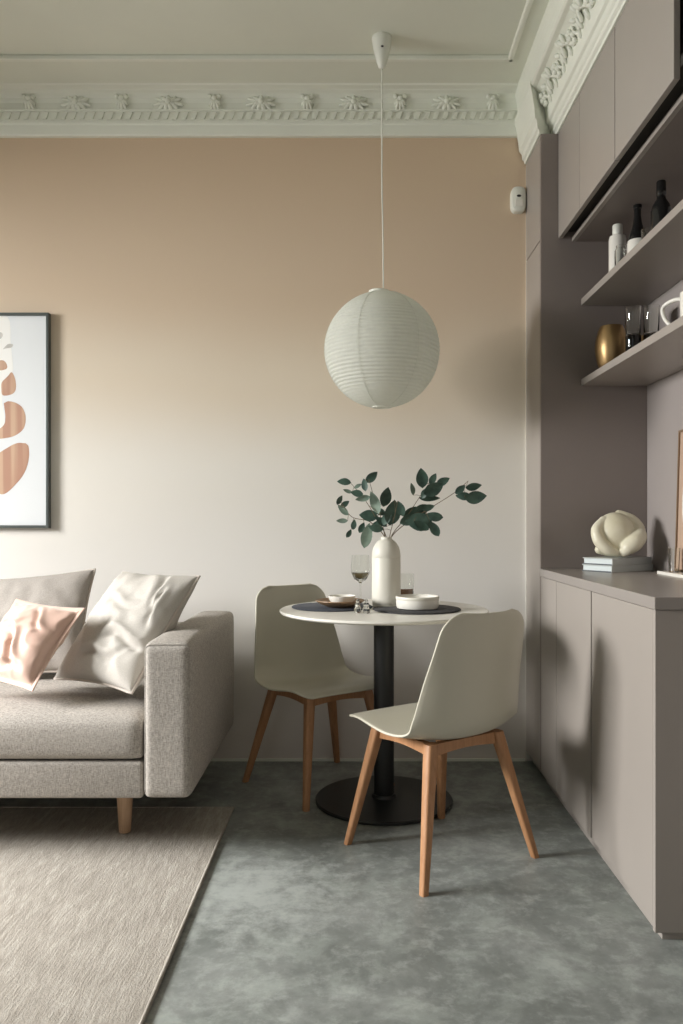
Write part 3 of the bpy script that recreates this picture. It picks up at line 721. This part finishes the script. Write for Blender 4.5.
# ------------------------------------------------------------------ sofa
SXR = -.533; SY0, SY1 = 2.60, 3.56; SXL = -2.75
s = tag(empty('sofa', (SXR, SY0, 0)), 'light grey-beige fabric sofa on tapered wooden legs along the back wall', 'sofa')
def soft_box(bm, d, bev, seg=5, puff=0, cuts=0):
    box(bm, *d)
    if cuts: bmesh.ops.subdivide_edges(bm, edges=bm.edges[:], cuts=cuts, use_grid_fill=True)
def sofa_part(name, d, bev, puff=0, sag=None):
    d = lp(d, (SXR, SY0))
    bm = bmesh.new(); nx = max(2, int((d[1]-d[0])/.03)); ny = max(2, int((d[3]-d[2])/.03)); nz_ = max(2, int((d[5]-d[4])/.03))
    box(bm, *d, bev=bev, seg=5)
    o = new_obj(name, bm, M['sofa'], s, (0, 0, 0), True, 60)
    return o
def arm(x0, x1, name='arm'):
    # slightly padded slab arm with rounded edges and a soft top
    d = lp((x0, x1, SY0, SY1, .20, .705), (SXR, SY0))
    bm = bmesh.new()
    nx, ny, nz_ = 10, 36, 24
    grid = {}
    def vert(i, j, k):
        if (i, j, k) in grid: return grid[(i, j, k)]
        u, v_, w = i/nx, j/ny, k/nz_
        lx, ly, lz = d[1]-d[0], d[3]-d[2], d[5]-d[4]
        p = Vector((d[0]+u*lx, d[2]+v_*ly, d[4]+w*lz)); r = .022
        q = Vector((min(max(p.x, d[0]+r), d[1]-r), min(max(p.y, d[2]+r), d[3]-r), min(max(p.z, d[4]+r*.5), d[5]-r)))
        dd = p-q
        if dd.length > 1e-6: p = q+dd.normalized()*min(r, dd.length) if sum(abs(c_) > 1e-6 for c_ in dd) > 1 else p
        nrm = Vector(((u-.5)*2 if i in (0, nx) else 0, (v_-.5)*2 if j in (0, ny) else 0, (w-.5)*2 if k in (0, nz_) else 0))
        pf = .010*(1-(2*v_-1)**4)*(1-(2*w-1)**4) if i in (0, nx) else (.008*(1-(2*u-1)**2)*(1-(2*v_-1)**6) if k == nz_ else .004)
        p = p+nrm*pf
        p.x += .004*noise.noise(p*5)*(1 if i == nx else .5)
        grid[(i, j, k)] = bm.verts.new(p); return grid[(i, j, k)]
    for i in range(nx):
        for j in range(ny):
            for k in (0, nz_): bm.faces.new((vert(i, j, k), vert(i+1, j, k), vert(i+1, j+1, k), vert(i, j+1, k)))
    for i in range(nx):
        for k in range(nz_):
            for j in (0, ny): bm.faces.new((vert(i, j, k), vert(i+1, j, k), vert(i+1, j, k+1), vert(i, j, k+1)))
    for j in range(ny):
        for k in range(nz_):
            for i in (0, nx): bm.faces.new((vert(i, j, k), vert(i, j+1, k), vert(i, j+1, k+1), vert(i, j, k+1)))
    a_ = new_obj(name, bm, M['sofa'], s, (0, 0, 0), True)
    sb = a_.modifiers.new('Subdivision', 'SUBSURF'); sb.levels = 1; sb.render_levels = 1
    # seam piping round the front panel
    x0_, x1_, z0_, z1_ = d[0]+.006, d[1]-.006, d[4]+.006, d[5]-.006
    r = .02; P = []
    for cx_, cz_, a0 in ((x1_-r, z1_-r, 0), (x0_+r, z1_-r, 90), (x0_+r, z0_+r, 180), (x1_-r, z0_+r, 270)):
        for q in range(0, 91, 15): P.append((cx_+r*math.cos(R(a0+q)), .006, cz_+r*math.sin(R(a0+q))))
    bm = bmesh.new(); tube(bm, P, .0014, 6, closed=True)
    new_obj('seam', bm, M['sofa'], a_, (0, 0, 0), True)
arm(SXR-.157, SXR); arm(SXL, SXL+.157)
def cushion_slab(name, d, ztop_puff=.018, r=.035):
    d = lp(d, (SXR, SY0)); bm = bmesh.new()
    nx, ny, nz_ = 60, 30, 8; grid = {}
    def vert(i, j, k):
        if (i, j, k) in grid: return grid[(i, j, k)]
        u, v_, w = i/nx, j/ny, k/nz_
        p = Vector((d[0]+u*(d[1]-d[0]), d[2]+v_*(d[3]-d[2]), d[4]+w*(d[5]-d[4])))
        lo = Vector((d[0]+r*.4, d[2]+r, d[4]+r*.4)); hi = Vector((d[1]-r*.4, d[3]-r, d[5]-r))
        q = Vector([min(max(p[c], lo[c]), hi[c]) for c in range(3)]); dd = p-q
        if sum(abs(x_) > 1e-6 for x_ in dd) > 1:
            s_ = max(abs(dd.x)/(r*.4), abs(dd.y)/r, abs(dd.z)/r if dd.z > 0 else abs(dd.z)/(r*.4))
            p = q+Vector((dd.x, dd.y, dd.z))*(s_/max(1e-6, math.sqrt((dd.x/(r*.4))**2+(dd.y/r)**2+((dd.z/r) if dd.z > 0 else dd.z/(r*.4))**2)))
        if k == nz_: p.z += ztop_puff*(1-(2*u-1)**8)*(1-(2*v_-1)**4)+.004*noise.noise(Vector((p.x*6, p.y*6, 0)))
        if j == 0: p.y -= .010*math.sin(PI*w)
        grid[(i, j, k)] = bm.verts.new(p); return grid[(i, j, k)]
    for i in range(nx):
        for j in range(ny):
            for k in (0, nz_): bm.faces.new((vert(i, j, k), vert(i+1, j, k), vert(i+1, j+1, k), vert(i, j+1, k)))
    for i in range(nx):
        for k in range(nz_):
            for j in (0, ny): bm.faces.new((vert(i, j, k), vert(i+1, j, k), vert(i+1, j, k+1), vert(i, j, k+1)))
    for j in range(ny):
        for k in range(nz_):
            for i in (0, nx): bm.faces.new((vert(i, j, k), vert(i, j+1, k), vert(i, j+1, k+1), vert(i, j, k+1)))
    a_ = new_obj(name, bm, M['sofa'], s, (0, 0, 0), True)
    sb = a_.modifiers.new('Subdivision', 'SUBSURF'); sb.levels = 1; sb.render_levels = 1
IX1, IX0 = SXR-.160, SXL+.160
cushion_slab('seat_cushion', (IX0, IX1, SY0+.012, SY1-.22, .316, .462))
sofa_part('seat_base', (IX0, IX1, SY0+.012, SY1-.02, .192, .312), .012)
sofa_part('backrest', (IX0, IX1, SY1-.215, SY1-.002, .315, .66), .05)
lg = [(.030, .20), (.029, .195), (.019, 0)]
for i, (lx, ly, lb_) in enumerate(((-.805, 2.80, 0), (-.805, 3.46, 1), (-2.5, 2.80, 0), (-2.5, 3.46, 1))):
    z0 = .0125 if ly < 3.0 else 0
    lathe_obj('leg', [(.019, z0), (.0205, z0+.003), (.031, .1925), (.031, .196)], M['woodpale'], s, (lx-SXR, ly-SY0, 0), n=32)

# ------------------------------------------------------------------ cushions
def cushion(name, mat, ctr, u, v, T, lb, seed, piping=.005, pmat=None, wr=.014, pinch=.07, dirv=(1, .4), hem=0, folds=(), cr=.006):
    u = Vector(u); v = Vector(v); hu, hv = u.length/2, v.length/2; un, vn = u.normalized(), v.normalized()
    vn = (vn-un*vn.dot(un)).normalized(); nn = un.cross(vn)
    root = tag(empty(name, ctr), lb, 'cushion', 'loose cushions on the sofa')
    root.rotation_euler = Matrix((un, vn, nn)).transposed().to_euler()
    n = 56; bm = bmesh.new(); off = Vector((seed*7.3, seed*3.1, 0))
    def outline(a, b):
        x_ = a*hu*(1-pinch*(1-b*b)); y_ = b*hv*(1-pinch*(1-a*a)); return x_, y_
    def pt(a, b, sgn):
        x_, y_ = outline(a, b)
        ed = (max(0, 1-a*a)*max(0, 1-b*b)); th = T/2*ed**.40 if hem == 0 else T/2*(max(0, 1-(a/(1-hem))**2)*max(0, 1-(b/(1-hem))**2) if abs(a) < 1-hem and abs(b) < 1-hem else 0)**.42
        q = Vector((x_, y_, 0))*6+off
        w1 = noise.noise(Vector((q.x*dirv[0]+q.y*dirv[1], (q.y-q.x*dirv[1])*.35, sgn)))
        w2 = noise.noise(Vector((q.x*2.6, q.y*2.2, 3+sgn)))
        fold = (1-abs(w1))**3-.45
        z_ = th*(1+.10*w2)+wr*fold*min(1, ed*5)+.003*w2*(1 if hem else 0)+cr*(1-abs(noise.noise(q*2.3+Vector((0, 0, 8+sgn)))))**6*min(1, ed*6)
        for (fx, fy, fa, fl, fw, fd) in folds:
            dx, dy = a-fx, b-fy; ca, sa = math.cos(fa), math.sin(fa); s_ = dx*ca+dy*sa; t_ = -dx*sa+dy*ca
            t_ += .12*math.sin(s_*5)
            z_ += -fd*math.exp(-(t_/fw)**2)*math.exp(-(s_/fl)**4)*min(1, ed*4)+fd*.6*math.exp(-((t_-fw*1.8)/fw)**2)*math.exp(-(s_/fl)**4)*min(1, ed*4)
        return Vector((x_, y_, sgn*max(z_, .002)))
    G_ = {}
    for sgn in (1, -1):
        for i in range(n+1):
            for j in range(n+1):
                a, b = -1+2*i/n, -1+2*j/n
                a = math.sin(a*PI/2)*.4+a*.6; b = math.sin(b*PI/2)*.4+b*.6
                if i in (0, n) or j in (0, n):
                    if sgn == 1: x_, y_ = outline(a, b); G_[(i, j, 1)] = G_[(i, j, -1)] = bm.verts.new((x_, y_, 0))
                else: G_[(i, j, sgn)] = bm.verts.new(pt(a, b, sgn))
        for i in range(n):
            for j in range(n): bm.faces.new((G_[(i, j, sgn)], G_[(i+1, j, sgn)], G_[(i+1, j+1, sgn)], G_[(i, j+1, sgn)]))
    c_ = new_obj('cover', bm, mat, root, (0, 0, 0), True)
    if piping:
        P = []
        m_ = 24
        for k in range(m_): P.append((-1+2*k/m_, -1))
        for k in range(m_): P.append((1, -1+2*k/m_))
        for k in range(m_): P.append((1-2*k/m_, 1))
        for k in range(m_): P.append((-1, 1-2*k/m_))
        bm = bmesh.new(); tube(bm, [(*outline(a, b), 0) for a, b in P], piping, 8, closed=True)
        new_obj('piping', bm, pmat or mat, root, (0, 0, 0), True)
    if hem:
        bm = bmesh.new(); h_ = 1-hem; P = []
        m_ = 20
        for k in range(m_): P.append((-1+2*k/m_, -1))
        for k in range(m_): P.append((1, -1+2*k/m_))
        for k in range(m_): P.append((1-2*k/m_, 1))
        for k in range(m_): P.append((-1, 1-2*k/m_))
        tube(bm, [(*[q*h_ for q in outline(a, b)], .0022) for a, b in P], .0016, 6, closed=True)
        new_obj('hem_seam', bm, mat, root, (0, 0, 0), True)
    return root
cushion('cushion', M['greycushion'], (-1.335, 3.235, .685), (.53, -.04, .05), (-.02, .22, .385), .15, 'taupe grey cushion with pale piping, at the back behind the pink one', 3, .0055, M['piping'], .004, cr=.0015)
cushion('cushion', M['linen'], (-.842, 2.958, .708), (.356, -.25, .0), (.19, .25, .38), .17, 'pale linen cushion with rumpled cover leaning against the sofa arm', 5, .005, M['piping'], .011, cr=.003,
        folds=((.55, -.35, R(10), .45, .06, .020), (.6, .55, R(-50), .35, .05, .014), (.75, .3, R(-60), .3, .04, .012), (-.1, .25, R(5), .5, .06, .010), (.1, -.65, R(20), .5, .05, .012)))
cushion('cushion', M['pink'], (-1.175, 2.838, .672), (.314, -.15, -.02), (.127, .19, .259), .13, 'small glossy pink satin cushion in front of the grey ones', 9, 0, None, .012, hem=.12, cr=.005,
        folds=((.1, -.3, R(-40), .5, .07, .018), (-.2, -.7, R(15), .4, .06, .018), (.3, .45, R(-30), .4, .06, .012), (-.4, .1, R(30), .4, .07, .012)))

# ------------------------------------------------------------------ rug
bm = bmesh.new()
nx, ny = 40, 60; x0, x1, y0, y1 = -3.0, -.462, .55, 3.045
rows = []
for j in range(ny+1):
    row = []
    for i in range(nx+1):
        x_ = x0+(x1-x0)*i/nx; y_ = y0+(y1-y0)*j/ny
        if i == nx: x_ += .004*noise.noise(Vector((0, y_*6, 2)))
        row.append((x_, y_+(.003*noise.noise(Vector((x_*6, 0, 1))) if j == ny else 0), .0105+.0012*noise.noise(Vector((x_*8, y_*8, 0)))))
    rows.append(row)
top = [[bm.verts.new(p) for p in r_] for r_ in rows]
for a, b in zip(top, top[1:]):
    for k in range(nx): bm.faces.new((a[k], a[k+1], b[k+1], b[k]))
ring = [top[0][k] for k in range(nx+1)]+[top[j][nx] for j in range(1, ny+1)]+[top[ny][k] for k in range(nx-1, -1, -1)]+[top[j][0] for j in range(ny-1, 0, -1)]
low = [bm.verts.new((v_.co.x, v_.co.y, .0005)) for v_ in ring]
for i in range(len(ring)): bm.faces.new((ring[i], ring[(i+1) % len(ring)], low[(i+1) % len(ring)], low[i]))
bm.faces.new(low)
rug = tag(empty('rug', (0, 0, 0)), 'flat woven beige jute rug on the concrete under the sofa front', 'rug')
new_obj('weave', bm, M['rug'], rug)
bm = bmesh.new(); tube(bm, [(x1-.001, y, .0075) for y in [y0+(y1-y0)*k/60 for k in range(61)]], .0055, 8); tube(bm, [(x, y1-.001, .0075) for x in [x0+(x1-x0)*k/60 for k in range(61)]], .0055, 8)
new_obj('binding', bm, M['rug'], rug, (0, 0, 0), True)

# ------------------------------------------------------------------ framed print on the back wall
PW, PH = .70, .985
t = tag(empty('framed_print', (-1.395-PW, YB, 1.072)), 'framed abstract print of brown pebble shapes on the wall above the sofa', 'picture')
bm = bmesh.new(); fw = .013; D0, D1 = -.030, -.001
for d in ((0, fw, D0, D1, 0, PH), (PW-fw, PW, D0, D1, 0, PH), (fw, PW-fw, D0, D1, 0, fw), (fw, PW-fw, D0, D1, PH-fw, PH)): box(bm, *d, bev=.0015)
new_obj('frame', bm, M['gunmetal'], t)
box_obj('print', (fw, PW-fw, -.016, -.004, fw, PH-fw), M['artpaper'], t, 0)
# shapes in (distance from right edge of frame, height) metres
def pr(px, py): return ((px-51)*3.65/797+PW, (529-py)*3.65/797)
def shapes(pts, mat, y=-.0165, nm='painted_shape'):
    bm = bmesh.new(); blob(bm, [pr(*p) for p in pts], lambda a, b: (a, y, b)); new_obj(nm, bm, mat, t)
shapes([(-12, 318), (9, 318), (12, 345), (14, 372), (6, 380), (3, 400), (6, 425), (-2, 436), (-20, 436), (-26, 380)], M['artwhite'], -.0163, 'white_shape')
shapes([(2.5, 389), (3.2, 383), (9, 377), (13, 373), (16.5, 380), (17, 390), (13, 395), (4, 396)], M['artbrown'])
shapes([(5, 404), (10, 402), (18, 404), (24, 409), (27, 418), (25, 429), (17, 436), (6, 439), (-14, 440), (-24, 432), (-10, 434), (4, 427), (6.5, 418)], M['artbrown'])
shapes([(27, 444), (30, 448), (30, 460), (26, 473), (18, 484), (5, 495), (-8, 490), (-22, 478), (-20, 468), (-6, 458), (8, 449), (18, 444)], M['artbrown'])
shapes([(-4, 362), (4, 361), (8, 365), (7, 370), (-6, 371)], M['artbrown'])
shapes([(-6, 334), (2, 333), (4, 336), (1, 340), (-8, 342)], M['artgrey'])
shapes([(4, 350), (9, 345), (14, 345), (13, 348), (8, 349)], M['artgrey'])

# ------------------------------------------------------------------ light
def area(name, loc, rot, sx_, sy, power, col, spread=180):
    d = bpy.data.lights.new(name, 'AREA'); d.shape = 'RECTANGLE'; d.size = sx_; d.size_y = sy; d.energy = power; d.color = col; d.spread = R(spread)
    o = bpy.data.objects.new(name, d); C.objects.link(o); o.location = loc; o.rotation_euler = rot; return o
dl = area('window_daylight', (XL-1.5, 2.0, 2.5), (0, 0, 0), 2.4, 1.75, 850, (1.0, .985, .965), 180)
dl.rotation_euler = Vector((1, .05, -.30)).to_track_quat('-Z', 'Y').to_euler()
area('rear_fill', ((FX0+FX1)/2, YF-.20, (FZ0+FZ1)/2), (R(90), 0, 0), FX1-FX0, FZ1-FZ0, 10, (.95, .98, 1.0))  # weak fill added behind the camera, not a known window
w = bpy.data.worlds.new('sky'); bpy.context.scene.world = w; w.use_nodes = True
nt = w.node_tree; bg = nt.nodes['Background']; bg.inputs['Color'].default_value = (.75, .85, 1, 1); bg.inputs['Strength'].default_value = .3
sc = bpy.context.scene
sc.view_settings.view_transform = 'Standard'; sc.view_settings.look = 'None'; sc.view_settings.exposure = 0; sc.view_settings.gamma = 1
sc.cycles.use_denoising = True
sc.cycles.max_bounces = 10; sc.cycles.diffuse_bounces = 6; sc.cycles.transmission_bounces = 10
sc.cycles.caustics_reflective = False; sc.cycles.caustics_refractive = False
